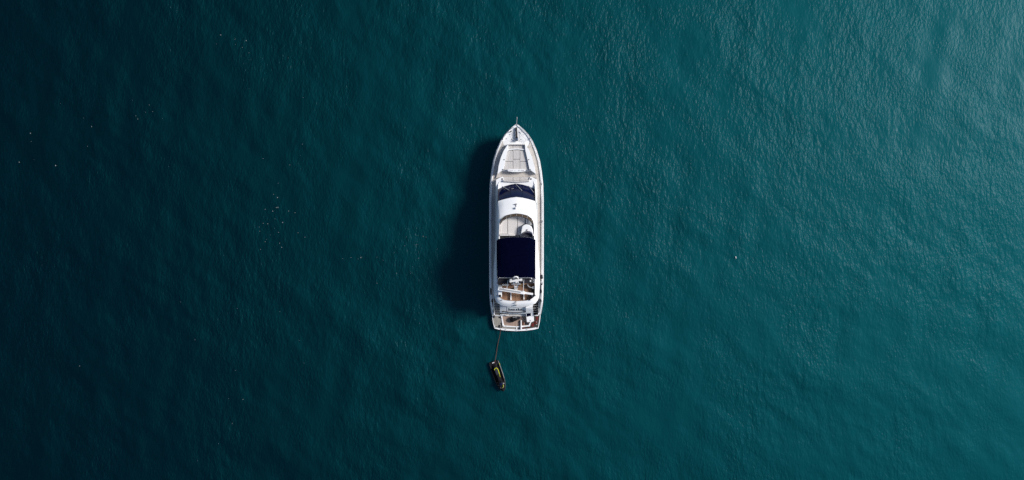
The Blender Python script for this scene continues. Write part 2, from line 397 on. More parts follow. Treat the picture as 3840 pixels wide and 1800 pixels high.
# --- fore lounge
coach = prism('coachroof', sym(CC(1, (727, 462), (800, 462), (877, 468), (925, 560), (980, 680), (1030, 830), (1046, 895), (1000, 930), (880, 940), (727, 944))), 2.55, 3.22, 'white', yacht, flare=0.10, bevel=0.05)
for s in (1, -1):
    def m(pts): return [(s * u, p) for u, p in CC(1, *pts)]
    prism('coaming', m([(872, 470), (882, 472), (950, 580), (1000, 700), (1040, 850), (1062, 985), (1000, 940), (950, 905), (922, 750), (890, 585), (876, 560)]), 3.0, 3.62, 'white', coach, bevel=0.05)
    for x, y in ((928, 737), (953, 910)):
        u, p = C(1, x, y); lathe('grab_fitting', B(s * (u + 3), p, 3.62), [(0.05, 0), (0.05, 0.05), (0.02, 0.07)], 'gasket', coach, 10)
for x0, x1 in ((578, 662), (666, 782), (787, 872)):   # bow seat: three backrest cushions
    prism('seat_cushion', CC(1, (x0, 482 - (0 if 600 < x0 < 700 else 0)), (x1, 482), (x1, 552), (x0, 552)), 3.2, 3.34, 'cushion', coach, bevel=0.04)
    prism('back_cushion', CC(1, (x0, 463), (x1, 463), (x1, 481), (x0, 481)), 3.2, 3.58, 'cushion', coach, bevel=0.04)
prism('seat_divider', CC(1, (572, 582), (600, 566), (727, 553), (850, 562), (876, 578), (874, 552), (800, 546), (727, 543), (650, 546), (575, 556)), 3.2, 3.48, 'white', coach, bevel=0.03)
def pad(x0t, x0b, x1t, x1b, y0, y1):
    prism('sun_pad', CC(1, (x0t, y0), (x1t, y0), (x1b, y1), (x0b, y1)), 3.2, 3.40, 'cushion', coach, bevel=0.05)
pad(562, 524, 662, 662, 580, 768); pad(524, 508, 662, 662, 772, 918)
pad(666, 666, 782, 782, 570, 729); pad(666, 666, 782, 782, 733, 918)
pad(786, 786, 886, 918, 580, 768); pad(786, 786, 918, 944, 772, 918)
br = prism('pad_backrest', CC(1, (568, 910), (620, 903), (727, 900), (835, 903), (886, 908), (880, 940), (800, 950), (727, 953), (650, 950), (575, 940)), 3.2, 3.72, 'white', coach, bevel=0.05)
for x in (600, 620, 640, 660, 700, 760, 785, 815, 835, 850):
    lathe('cup_holder', par(1, x, 925, 3.722), [(0.035, 0), (0.035, 0.012), (0.02, 0.014)], 'gasket' if x > 740 else 'silver', br, 8)
prism('walkway', sym(CC(1, (727, 940), (890, 938), (1010, 925), (1060, 985), (1085, 1060), (960, 1034), (727, 1040))), 2.6, 3.02, 'nonslip', yacht, bevel=0.0)
# --- coach front with second seat
front = prism('coach_front', sym(CC(1, (727, 1110), (955, 1095), (962, 1035), (1010, 1045), (1085, 1086)) + CC(2, (1088, 380), (1055, 420), (940, 366), (727, 322))), 2.5, 3.45, 'white', yacht, bevel=0.05)
for x0, x1, f in ((492, 662, 1), (666, 782, 0), (786, 952, -1)):
    ya, yb = (1118, 1128) if f == 1 else (1128, 1118) if f == -1 else (1130, 1130)
    prism('seat_cushion', CC(1, (x0, 1040), (x1, 1040), (x1, yb - 30), (x0, ya - 30)), 2.95, 3.32, 'cushion', front, bevel=0.05)
    prism('back_cushion', CC(1, (x0, ya - 29), (x1, yb - 29), (x1, yb), (x0, ya)), 3.0, 3.68, 'cushion', front, bevel=0.05)
prism('seat_base', CC(1, (490, 1038), (956, 1038), (956, 1112), (727, 1118), (490, 1112)), 2.6, 2.98, 'offwhite', front, bevel=0.02)
for s in (1, -1):
    u, p = C(1, 978, 1076); lathe('speaker', B(s * u, p, 3.45), [(0.09, 0), (0.09, 0.02), (0.06, 0.03)], 'gasket', front, 14)

# --- deckhouse: lofted body below the flybridge
rows = []
for y, b, t, z in ((672, 70, 60, 3.42), (690, 77.5, 68, 3.55), (710, 78.5, 69.5, 3.9), (740, 79, 70.5, 4.6), (760, 79.5, 71, 4.72), (860, 80, 72, 4.75), (960, 82, 76, 4.75), (1060, 84, 80, 4.75), (1068, 84, 80, 4.75)):
    rows.append([B(-b, y, 2.05), B(-b, y, 2.5), B(-b + 0.5, y, lerp(2.5, z, 0.52)), B(-t, y, z), B(t, y, z), B(b - 0.5, y, lerp(2.5, z, 0.52)), B(b, y, 2.5), B(b, y, 2.05)])
bm = bmesh.new(); vr = add_loft(bm, [r_[:4] for r_ in rows]); vr2 = add_loft(bm, [r_[4:] for r_ in rows])
bm.faces.new(vr[-1] + vr2[-1])
house = obj('deckhouse', bm, 'white', yacht, True)
for s in (1, -1):    # long side windows, three panes each
    for ya, yb in ((735, 820), (824, 910), (914, 1010)):
        rws = []
        for k in range(6):
            y = lerp(ya, yb, k / 5); b = interp([(690, 77.5), (760, 79.5), (960, 82), (1060, 84)], y); t = interp([(690, 68), (760, 71), (960, 76), (1060, 80)], y); z = interp([(690, 3.55), (740, 4.6), (760, 4.72)], y)
            rws.append([B(s * (b + 0.25 - 0.5 * g / 0.52), y, lerp(2.5, z, g)) for g in (0.12, 0.3, 0.47)])
        loft('side_window', rws, 'glass', house)
    tube('handrail', [B(s * (73.5), y, 4.55) for y in range(760, 1000, 40)], 0.018, 'chrome', house, 6)
saloon = box('saloon_door', B(0, 1069, 3.2), (3.6, 0.05, 2.3), 'glass', house)

# windscreen
bot_arc = [C(2, x, y) for x, y in ((727, 318), (830, 330), (940, 360), (1050, 405))]
top_arc = [C(2, x, y) for x, y in ((727, 552), (830, 563), (940, 590), (1047, 622))]
def arc(pts, n=9):
    xs = [p[0] for p in pts]; 
    out = []
    for k in range(-n, n + 1):
        u = xs[-1] * abs(k) / n
        out.append((u * (1 if k >= 0 else -1), float(np.interp(u, xs, [p[1] for p in pts]))))
    return out
ba, ta = arc(bot_arc), arc(top_arc)
def ws(t, bulge=0.10, off=0.0):
    return [B(lerp(a[0], b[0], t), lerp(a[1], b[1], t), lerp(3.47 - 0.10 * (a[0] / 70) ** 2, 4.80 - 0.12 * (b[0] / 70) ** 2, t) + bulge * math.sin(math.pi * t) + off) for a, b in zip(ba, ta)]
def ws_at(x, y, off=0.03):
    u, p = C(2, x, y)
    ya = float(np.interp(abs(u), [q[0] for q in bot_arc], [q[1] for q in bot_arc])); yb = float(np.interp(abs(u), [q[0] for q in top_arc], [q[1] for q in top_arc]))
    t = (p - ya) / (yb - ya)
    return B(u, p, lerp(3.47 - 0.10 * (u / 70) ** 2, 4.80 - 0.12 * (u / 70) ** 2, t) + 0.10 * math.sin(math.pi * max(0, min(1, t))) + off)
wind = loft('windscreen_frame', [ws(t, off=-0.03) for t in (-0.02, 0.25, 0.5, 0.75, 1.02)], 'gasket', house)
cuts = [(-1.0, -0.345), (-0.335, 0.335), (0.345, 1.0)]
for a0, a1 in cuts:
    rws = []
    for t in (0.02, 0.2, 0.4, 0.6, 0.8, 0.98):
        full = ws(t); us = np.linspace(-1, 1, len(full)); r_ = []
        for k in range(8):
            q = lerp(a0 * 0.985, a1 * 0.985, k / 7)
            r_.append(Vector([float(np.interp(q, us, [v[i] for v in full])) for i in range(3)]))
        rws.append(r_)
    loft('windscreen_pane', rws, 'glass', house)
for (x0, y0), (x1, y1) in (((478, 366), (598, 435)), ((706, 318), (820, 440)), ((940, 360), (1030, 476))):
    w = tube('wiper', [ws_at(x0, y0, 0.06), ws_at(lerp(x0, x1, 0.5), lerp(y0, y1, 0.5), 0.09), ws_at(x1, y1, 0.07)], 0.035, 'silver', house, 6)
    tube('wiper_blade', [ws_at(lerp(x0, x1, 0.45) + 8, lerp(y0, y1, 0.45), 0.05), ws_at(x1 + 8, y1 + 4, 0.05)], 0.022, 'gasket', w, 6)

# --- flybridge moulding
outer = CC(2, (727, 552), (830, 565), (940, 590), (1046, 622), (1066, 700), (1078, 900), (1082, 1100)) + CC(3, (1086, 560), (1105, 750), (1120, 950), (1128, 1100)) + CC(4, (1130, 300), (1122, 500), (1100, 580), (1055, 640), (990, 672), (890, 690), (727, 700))
inner = CC(2, (727, 835), (830, 848), (920, 872), (1000, 930), (1022, 1000), (1030, 1070), (1032, 1160)) + CC(3, (1036, 560), (1042, 750), (1046, 950), (1046, 1100)) + CC(4, (1046, 300), (1046, 510), (1010, 545), (960, 578), (900, 590), (820, 597), (727, 602))
zo = [4.82, 4.80, 4.76, 4.70, 4.75, 4.85, 4.9, 4.95, 5.0, 5.0, 5.0, 5.0, 5.0, 5.0, 5.0, 5.0, 5.0, 5.0]
zi = [5.42, 5.42, 5.42, 5.42, 5.42, 5.42, 5.42, 5.42, 5.42, 5.40, 5.38, 5.36, 5.36, 5.36, 5.36, 5.36, 5.36, 5.36]
def ring(pts, zs, du=0.0):
    rt = [B(u + (du if u > 1 else 0), p, z) for (u, p), z in zip(pts, zs)]
    lt = [B(-u - (du if u > 1 else 0), p, z) for (u, p), z in list(zip(pts, zs))[1:-1]]
    return rt + lt[::-1]
def blend(t, bulge):
    pts = [(lerp(a[0], b[0], t), lerp(a[1], b[1], t)) for a, b in zip(outer, inner)]
    zs = [lerp(a, b, t) + bulge * math.sin(math.pi * t) for a, b in zip(zo, zi)]
    return ring(pts, zs)
lower = ring([(u * 0.985, p) for u, p in outer], [z - 0.32 for z in zo])
fly = loft('flybridge_moulding', [lower, ring(outer, zo), blend(0.12, 0.08), blend(0.3, 0.10), blend(0.55, 0.10), blend(0.8, 0.07), blend(0.95, 0.03), ring(inner, zi), ring(inner, [4.62] * 18)], 'white', yacht, close=True)
fi = ring([(u * 0.997, p) for u, p in inner], [4.66] * 18)
bm = bmesh.new(); add_prism(bm, fi, 4.52); obj('flybridge_floor', bm, 'offwhite', fly)
bm = bmesh.new(); add_prism(bm, lower, 4.40); obj('flybridge_underside', bm, 'offwhite', fly)
# smoked wind deflector and its posts
in_lo = CC(2, (727, 838), (830, 851), (920, 875), (998, 933), (1021, 1003))
in_hi = CC(2, (727, 889), (830, 897), (905, 925), (975, 972), (1018, 1035))
def arcs(pts, z, n=8):
    l = [B(u, p, z) for u, p in pts]; rr = [B(-u, p, z) for u, p in pts[1:]]
    return rr[::-1] + l
wd = loft('wind_deflector', [arcs(in_lo, 5.44), arcs([(lerp(a[0], b[0], .5), lerp(a[1], b[1], .5)) for a, b in zip(in_lo, in_hi)], 5.62), arcs(in_hi, 5.72)], 'smoke', fly, thick=0.015)
tube('top_rail', arcs(in_hi, 5.74), 0.02, 'gasket', wd, 6)
tube('base_rail', arcs(in_lo, 5.46), 0.018, 'silver', wd, 6)
for k in (0, 1, 2, 3):
    for s in ((1, -1) if k else (1,)):
        a, b = in_lo[k], in_hi[k]; tube('post', [B(s * a[0], a[1], 5.47), B(s * b[0], b[1], 5.75)], 0.018, 'silver', wd, 6)
# horn / light on the brow
hp = B(*C(2, 715, 745), 5.18)
horn = lathe('searchlight', hp, [(0.13, 0), (0.13, 0.10), (0.10, 0.18), (0.12, 0.26), (0.10, 0.34), (0.02, 0.38)], 'white', fly, 14)
box('bracket', B(*C(2, 718, 715), 5.24), (0.09, 0.30, 0.12), 'silver', horn)
for x in (706, 724):
    lathe('horn_trumpet', B(*C(2, x, 676), 5.14), [(0.05, 0), (0.05, 0.22), (0.03, 0.25)], 'gasket', horn, 8)

# fly lounge cushions
def fly_cush(pts, z=5.08, mat='cushion_fly'): prism('lounge_cushion', pts, 4.68, z, mat, fly, bevel=0.05)
fly_cush(CC(2, (440, 1000), (455, 975), (500, 945), (567, 915), (567, 1110)) + CC(3, (567, 452), (440, 452)))
fly_cush(CC(2, (573, 912), (650, 900), (738, 895), (738, 1110)) + CC(3, (738, 468), (573, 468)))
fly_cush(CC(2, (744, 895), (830, 905), (878, 930), (884, 1010), (820, 1035), (805, 1110)) + CC(3, (798, 468), (744, 468)))
prism('side_bolster', CC(2, (414, 1080), (422, 1020), (445, 965), (500, 925), (512, 935), (462, 972), (444, 1010), (438, 1080)) + CC(3, (438, 470), (410, 470)), 4.68, 5.34, 'cushion_fly', fly, bevel=0.05)
for x0, x1 in ((432, 585), (588, 702)):
    prism('back_bolster', CC(3, (x0, 456), (x1, 456), (x1, 486), (x0, 486)), 4.68, 5.38, 'cushion_fly', fly, bevel=0.05)
prism('side_bolster', CC(3, (402, 474), (428, 474), (430, 540), (400, 540)), 4.68, 5.3, 'white', fly, bevel=0.04)
prism('drinks_table', CC(2, (890, 935), (940, 950), (985, 1000), (1000, 1045), (890, 1010)), 4.68, 5.22, 'offwhite', fly, bevel=0.02)
box('cup_tray', B(*C(2, 926, 975), 5.23), (0.10, 0.36, 0.03), 'silver', fly)
helm = prism('helm_console', CC(3, (800, 482), (806, 440), (822, 330), (850, 296), (890, 284), (940, 290), (985, 320), (1008, 380), (1020, 450), (1022, 482)), 4.68, 5.62, 'white', fly, bevel=0.08, flare=0.06)
rws = []
for t, z in ((0, 5.63), (0.5, 5.85), (1.0, 6.0)):
    rws.append([B(*C(3, x, lerp(y, y + 32, t)), z) for x, y in ((806, 490), (814, 455), (838, 424), (872, 406), (915, 400), (955, 404), (990, 422), (1010, 452), (1018, 495))])
loft('helm_screen', rws, 'glass', helm, thick=0.015)
prism('dashboard', CC(3, (812, 500), (818, 462), (842, 434), (874, 418), (915, 412), (952, 416), (985, 432), (1006, 460), (1012, 505)), 5.55, 5.66, 'seat', helm, bevel=0.02)
lathe('compass', B(*C(3, 908, 382), 5.63), [(0.07, 0), (0.07, 0.06), (0.03, 0.10)], 'gasket', helm, 12)
bm = bmesh.new(); wc = B(*C(3, 905, 515), 5.5)
bmesh.ops.create_circle(bm, segments=4, radius=0.01); bm.clear()
add_tube(bm, [wc + Vector((0.22 * math.cos(a), 0.1 * math.sin(a), 0.2 * math.sin(a))) for a in [2 * math.pi * k / 20 for k in range(21)]], 0.018, 6)
obj('steering_wheel', bm, 'black', helm, True)
prism('helm_seat', CC(3, (850, 560), (1000, 560), (1000, 640), (850, 640)), 4.68, 5.3, 'seat', fly, bevel=0.06)
prism('settee', CC(3, (425, 560), (560, 560), (560, 1080), (425, 1080)), 4.68, 5.1, 'cushion_fly', fly, bevel=0.06)
prism('dark_floor', CC(3, (440, 488), (800, 488), (800, 560), (440, 560)), 4.66, 4.69, 'gasket', fly, bevel=0)

# --- bimini top
bl = [C(3, x, y) for x, y in ((376, 572), (400, 548), (470, 528), (560, 515), (650, 508), (730, 505), (830, 506), (910, 511), (975, 522), (1025, 540), (1055, 562))]
bb = [C(4, x, y) for x, y in ((388, 205), (400, 197), (470, 190), (560, 189), (650, 188), (730, 188), (830, 188), (910, 188), (960, 190), (1005, 196), (1050, 205))]
mid_l = lambda t: interp([(0, 0.0), (0.3, 2), (0.8, 1.0), (1, 0.0)], t)
rws = []
NT = 14
for i in range(NT + 1):
    t = i / NT; r_ = []
    for k, (a, b) in enumerate(zip(bl, bb)):
        w = (k - 5) / 5.0
        sag = 0.025 * math.cos(t * math.pi * 6) * (1 - w * w)
        r_.append(B(lerp(a[0], b[0], t) - (0.8 if w < -0.9 else 0) * mid_l(t) * 0.3, lerp(a[1], b[1], t), 7.02 - 0.34 * abs(w) ** 2.4 - 0.05 * abs(2 * t - 1) ** 3 + sag))
    rws.append(r_)
rws = [[p + Vector((0, 0, -0.16)) for p in rws[0]]] + rws + [[p + Vector((0, 0, -0.14)) for p in rws[-1]]]
bim = loft('bimini_top', rws, 'navy', fly, thick=0.02)
for i in (0, 5, 10, NT):   # cross bows under the canvas and seams along them
    tube('bow_frame', [p + Vector((0, 0, -0.05)) for p in rws[i + 1]], 0.022, 'chrome', bim, 6)
for s, u0 in ((1, 69), (-1, -74)):
    tube('leg', [B(u0, 780 + 580 / 4.647, 6.62), B(s * 70.0, 940, 5.40)], 0.022, 'chrome', bim, 6)
    tube('leg', [B(u0, 1000 + 190 / 4.647, 6.60), B(s * 70.0, 985, 5.40)], 0.022, 'chrome', bim, 6)
    tube('strap', [B(u0 + s * 1.2, y, 6.55 + 0.05 * (k % 2)) for k, y in enumerate(range(905, 1040, 14))], 0.016, 'silver', bim, 5)
# folded side flap of the canvas
prism('canvas_flap', CC(4, (1000, 132), (1052, 100), (1054, 205), (1012, 212)), 6.5, 6.62, 'navy', bim, bevel=0.03)
# dark rear canopy behind the rod
rc = prism('rear_canopy', CC(4, (424, 200), (975, 200), (1002, 232), (1006, 292), (392, 296), (396, 225)), 6.36, 6.44, 'charcoal', fly, bevel=0.03)
tube('rod', [B(*C(4, x, 192), 6.80) for x in (425, 560, 727, 900, 972)] + [B(*C(4, 990, 215), 6.7)], 0.036, 'white', bim, 8)
lathe('anchor_light', B(*C(4, 964, 250), 6.44), [(0.09, 0), (0.09, 0.05), (0.05, 0.09)], 'white', rc, 12)
for x in (575, 850): tube('seam', [B(*C(4, x, 205), 6.45), B(*C(4, x, 290), 6.45)], 0.012, 'gasket', rc, 5)
for s in (-1, 1):
    for x, y in ((402, 205), (408, 250), (398, 285)) if s < 0 else ((1020, 240), (1030, 275), (1045, 205), (1015, 215)):
        lathe('hinge_fitting', B(*C(4, x, y), 5.6), [(0.06, 0), (0.08, 0.15), (0.08, 0.5), (0.03, 0.58)], 'chrome' if y != 250 else 'gasket', fly, 10)
# --- radar mast
def ring_frame(name, out_, in_, z_o, h, mat, parent):
    bm = bmesh.new()
    o_t = [B(*C(4, x, y), z) for (x, y), z in zip(out_, z_o)]; i_t = [B(*C(4, x, y), z + 0.02) for (x, y), z in zip(in_, z_o)]
    o_b = [p - Vector((0, 0, h)) for p in o_t]; i_b = [p - Vector((0, 0, h)) for p in i_t]
    add_loft(bm, [o_b, o_t, i_t, i_b, o_b], True); bmesh.ops.remove_doubles(bm, verts=bm.verts[:], dist=1e-4)
    return obj(name, bm, mat, parent)
outp = [(668, 190), (680, 172), (700, 166), (727, 166), (748, 172), (760, 190), (762, 290), (750, 340), (740, 390), (690, 390), (682, 340), (666, 290)]
inp = [(682, 200), (690, 188), (702, 182), (724, 182), (738, 188), (746, 200), (748, 285), (738, 335), (728, 376), (700, 376), (694, 335), (680, 285)]
zz = [7.45, 7.48, 7.5, 7.5, 7.48, 7.45, 7.0, 6.4, 5.6, 5.6, 6.4, 7.0]
mast = ring_frame('radar_mast', outp, inp, zz, 0.16, 'white', fly)
box('mast_step', B(*C(4, 715, 352), 5.9), (0.30, 0.22, 0.10), 'white', mast, bevel=0.02)
box('mast_foot', B(*C(4, 716, 378), 4.98), (0.34, 0.22, 0.64), 'white', mast, bevel=0.03)
box('crossbar', B(*C(4, 716, 303), 6.85), (0.95, 0.10, 0.07), 'silver', mast)
lathe('radar_pedestal', B(*C(4, 712, 250), 7.3), [(0.21, -0.3), (0.21, 0.16), (0.16, 0.26), (0.08, 0.32)], 'white', mast, 18)
ra, rb = B(*C(4, 602, 262), 7.72), B(*C(4, 822, 222), 7.72)
d = rb - ra
scan = box('radar_scanner', (ra + rb) / 2, (d.length, 0.20, 0.13), 'offwhite', mast, rz=math.atan2(d.y, d.x), bevel=0.04)
for x in (795, 815): lathe('scanner_knob', B(*C(4, x, 246), 7.6), [(0.05, 0), (0.05, 0.1), (0.02, 0.12)], 'offwhite', scan, 8)
lathe('satellite_dome', B(*C(4, 625, 240), 6.9), [(0.16, -0.42), (0.20, 0), (0.20, 0.18), (0.16, 0.28), (0.08, 0.34), (0.02, 0.36)], 'offwhite', mast, 18)
for a, b, za, zb_ in (((575, 240), (555, 380), 6.7, 6.2), ((850, 235), (843, 435), 6.7, 6.0)):
    w = tube('whip_antenna', [B(*C(4, *a), za), B(*C(4, *b), zb_)], 0.026, 'white', fly, 6)
    lathe('base', B(*C(4, *a), za - 0.05), [(0.06, -0.25), (0.06, 0.1), (0.03, 0.14)], 'silver', w, 8)
for x, mt in ((645, 'gasket'), (800, 'brass')):
    lathe('deck_light', B(*C(4, x, 318), 5.2), [(0.05, -0.5), (0.06, 0), (0.07, 0.06), (0.03, 0.1)], mt, fly, 8)

# --- fly aft deck: teak, crane, chocks, seat
td = prism('boat_deck', CC(4, (398, 290), (1044, 290), (1044, 508), (1006, 543), (956, 575), (898, 588), (820, 594), (727, 598), (634, 594), (556, 588), (498, 575), (448, 543), (400, 508)), 4.60, 4.72, 'teak', fly, bevel=0)
tdz = 4.72
prism('deck_locker', CC(4, (470, 304), (592, 304), (592, 332), (470, 332)), tdz, 5.06, 'offwhite', fly, bevel=0.03)
for x0, x1, y0, y1 in ((617, 638, 438, 582), (844, 863, 424, 572)):
    ch = prism('tender_chock', CC(4, (x0, y0), (x1, y0), (x1, y1), (x0, y1)), tdz, 5.0, 'white', fly, bevel=0.04)
    prism('rubber_pad', CC(4, (x0 + 6, y0 + 20), (x1 - 6, y0 + 20), (x1 - 6, y0 + 50), (x0 + 6, y0 + 50)), 5.0, 5.02, 'offwhite', ch, bevel=0)
cr = prism('crane_column', CC(4, (402, 385), (410, 350), (440, 332), (470, 348), (474, 400), (468, 525), (450, 532), (425, 528), (405, 500)), tdz, 5.5, 'white', fly, bevel=0.07)
ca, cb = B(*C(4, 400, 385), 5.85), B(*C(4, 862, 455), 5.72)
d = cb - ca
beam = box('crane_beam', (ca + cb) / 2, (d.length, 0.34, 0.26), 'white', cr, rz=math.atan2(d.y, d.x), bevel=0.05)
n_ = Vector((-d.y, d.x, 0)).normalized()
sa, sb = ca + d * 0.06 + Vector((0, 0, 0.14)), ca + d * 0.86 + Vector((0, 0, 0.14))
box('grey_stripe', (sa + sb) / 2 - Vector((0, 0, 0.005)), ((sb - sa).length, 0.16, 0.012), 'silver', beam, rz=math.atan2(d.y, d.x), bevel=0)
e0, e1 = cb - d * 0.05, cb + d.normalized() * 0.9
box('crane_extension', (e0 + e1) / 2, ((e1 - e0).length, 0.22, 0.17), 'white', cr, rz=math.atan2(d.y, d.x), bevel=0.04)
lathe('crane_pivot', B(*C(4, 432, 352), 5.5), [(0.22, -0.02), (0.22, 0.12), (0.14, 0.2)], 'offwhite', cr, 16)
hk = e1 + d.normalized() * 0.12
lathe('crane_hook', hk, [(0.09, -0.35), (0.12, -0.2), (0.12, 0.05), (0.04, 0.1)], 'gasket', cr, 10)
lathe('winch', B(*C(4, 438, 508), 5.5), [(0.13, 0), (0.13, 0.12), (0.06, 0.16)], 'black', cr, 12)
for k, (x, y) in enumerate(((985, 470), (1010, 480), (975, 505), (1000, 510), (960, 535))):
    box('lashing_gear', B(*C(4, x, y), 4.85 + 0.03 * k), (0.22, 0.14, 0.16), 'black' if k % 2 == 0 else 'silver', fly, rz=0.6 * k, bevel=0.03)
# curved pale seat edge on the right, and dark ladder hatch on the side
pts = [C(4, x, y) for x, y in ((916, 300), (922, 325), (942, 350), (975, 364), (1008, 362), (1030, 345))]
rws = []
for i, (u, p) in enumerate(pts):
    t_ = Vector((pts[min(i + 1, 5)][0] - pts[max(i - 1, 0)][0], pts[min(i + 1, 5)][1] - pts[max(i - 1, 0)][1])).normalized(); nn = (-t_.y, t_.x)
    rws.append([B(u + nn[0] * w, p + nn[1] * w, z) for w, z in ((-1.9, tdz), (-1.9, 5.1), (-1.2, 5.2), (1.2, 5.2), (1.9, 5.1), (1.9, tdz))])
loft('curved_seat', rws, 'silver', fly)
prism('ladder_hatch', CC(4, (985, 372), (1042, 372), (1042, 505), (1000, 535), (990, 500)), tdz, tdz + 0.03, 'teak_dark', fly, bevel=0)
lathe('stool', B(*C(4, 1018, 358), tdz), [(0.1, 0), (0.1, 0.4), (0.14, 0.44), (0.14, 0.5)], 'silver', fly, 12)
for x, y in ((380, 507), (1056, 507), (472, 583), (962, 583), (716, 610), (716, 632), (718, 672)):
    lathe('deck_eye', B(*C(4, x, y), 5.44), [(0.045, -0.08), (0.045, 0.05), (0.02, 0.07)], 'gasket', fly, 8)
box('flag_socket', B(*C(4, 705, 634), 5.48), (0.16, 0.10, 0.1), 'silver', fly)
box('stern_light', B(*C(4, 716, 668), 5.30), (0.22, 0.12, 0.12), 'silver', fly)

# --- aft: cockpit sole, stairs, transom, platform
prism('cockpit_sole', [(-84, 1066), (84, 1066), (84, 1128), (-84, 1128)], 1.7, 1.88, 'teak', yacht, bevel=0)
tf = prism('transom_top', CC(4, (440, 640), (1012, 640), (1012, 672), (900, 690), (727, 702), (560, 694), (440, 672)), 1.0, 2.03, 'white', yacht, bevel=0.03)
# sloping garage door face: one moulded block with seams, lettering, rail
tz = lambda p: interp([(1143, 2.02), (1150, 1.95), (1170, 1.32), (1176, 1.10)], p)
def tpt(x, y, off=0.0): u, p = C(4, x, y); return B(u, p, tz(p) + off)
xs_ = [440, 500, 560, 640, 727, 810, 890, 950, 1012]
rws = []
for y in (668, 690, 720, 750, 780, 806):
    rws.append([tpt(x, y + 12 * (1 - ((x - 727) / 290) ** 2)) for x in xs_])
rws.append([Vector((p.x, p.y, 0.5)) for p in rws[-1]])
tr = loft('transom', rws, 'white', yacht)
for sgn, x in ((-1, 440), (1, 1012)):
    bm = bmesh.new(); k = 0 if sgn < 0 else -1
    colp = [r_[k] for r_ in rws]; base = [Vector((p.x, p.y, 0.5)) for p in colp]
    add_loft(bm, [colp, base]); obj('transom_cheek', bm, 'white', tr)
for pts in (((562, 700), (562, 795)), ((445, 694), (560, 702)), ((570, 704), (727, 710), (888, 704))):
    tube('door_seam', [tpt(x, y, 0.012) for x, y in pts], 0.014, 'gasket', tr, 5)
# lettering ROCK & ROLL in small capitals
def glyphs(parent):
    a, b = tpt(592, 764, 0.03), tpt(856, 764, 0.03); up = tpt(727, 745, 0.03) - tpt(727, 775, 0.03)
    ex = (b - a).normalized(); ey = (up - ex * up.dot(ex)).normalized(); ez = ex.cross(ey)
    cap, small = 0.36, 0.285
    word = [('R', cap), ('O', small), ('C', small), ('K', small), (' ', small * 0.55), ('&', small), (' ', small * 0.55), ('R', cap), ('O', small), ('L', small), ('L', small)]
    made = []; x = 0.0
    for ch, h in word:
        if ch == ' ': x += h * 0.55; continue
        cu = bpy.data.curves.new('letter', 'FONT'); cu.body = ch; cu.size = h / 0.69; cu.extrude = 0.008; cu.offset = 0.012
        o = bpy.data.objects.new('tmp', cu); col.objects.link(o); bpy.context.view_layer.update()
        me = bpy.data.meshes.new_from_object(o.evaluated_get(bpy.context.evaluated_depsgraph_get()))
        bpy.data.objects.remove(o)
        xsv = [v.co.x for v in me.vertices]; w = max(xsv) - min(xsv)
        bm = bmesh.new(); bm.from_mesh(me); bmesh.ops.translate(bm, verts=bm.verts[:], vec=(-min(xsv), 0, 0))
        def serif(cx, cy, ww): add_box(bm, Vector((cx, cy, 0)), (ww, h * 0.10, 0.016))
        lx = h * 0.08
        if ch in 'RK': serif(lx, h * 0.05, h * 0.34); serif(lx * 0.8, h * 0.95, h * 0.30); serif(w - lx, h * 0.05, h * 0.30)
        if ch == 'K': serif(w - lx, h * 0.95, h * 0.28)
        if ch == 'L': serif(lx, h * 0.95, h * 0.34); add_box(bm, Vector((w - 0.01, h * 0.13, 0)), (h * 0.09, h * 0.24, 0.016))
        made.append((bm, x, w)); x += w + 0.055
    total = x - 0.055; k = (b - a).length / total
    for bm, x0, w in made:
        for v in bm.verts:
            c = v.co; v.co = a + ex * ((x0 + c.x) * k) + ey * (c.y * 1.0) + ez * (c.z)
        obj('letter', bm, 'letter', parent)
glyphs(tr)
rail = tube('transom_rail', [tpt(478, 778, 0.22), tpt(530, 782, 0.22), tpt(600, 792, 0.22), tpt(727, 800, 0.22), tpt(820, 796, 0.22), tpt(888, 782, 0.22)], 0.045, 'gasket', tr, 8)
for x, y in ((486, 780), (580, 790), (872, 786)):
    tube('bracket', [tpt(x, y, 0.22), tpt(x, y + 12, 0.0)], 0.045, 'gasket', rail, 6)
prism('transom_bench', CC(4, (478, 800), (560, 812), (600, 822), (890, 822), (890, 808), (860, 800), (700, 810), (690, 800)), 0.55, 0.98, 'white', tr, bevel=0.03)
prism('black_pad', CC(4, (608, 792), (692, 796), (682, 816), (650, 824), (622, 814)), 0.95, 1.08, 'black', tr, bevel=0.03)
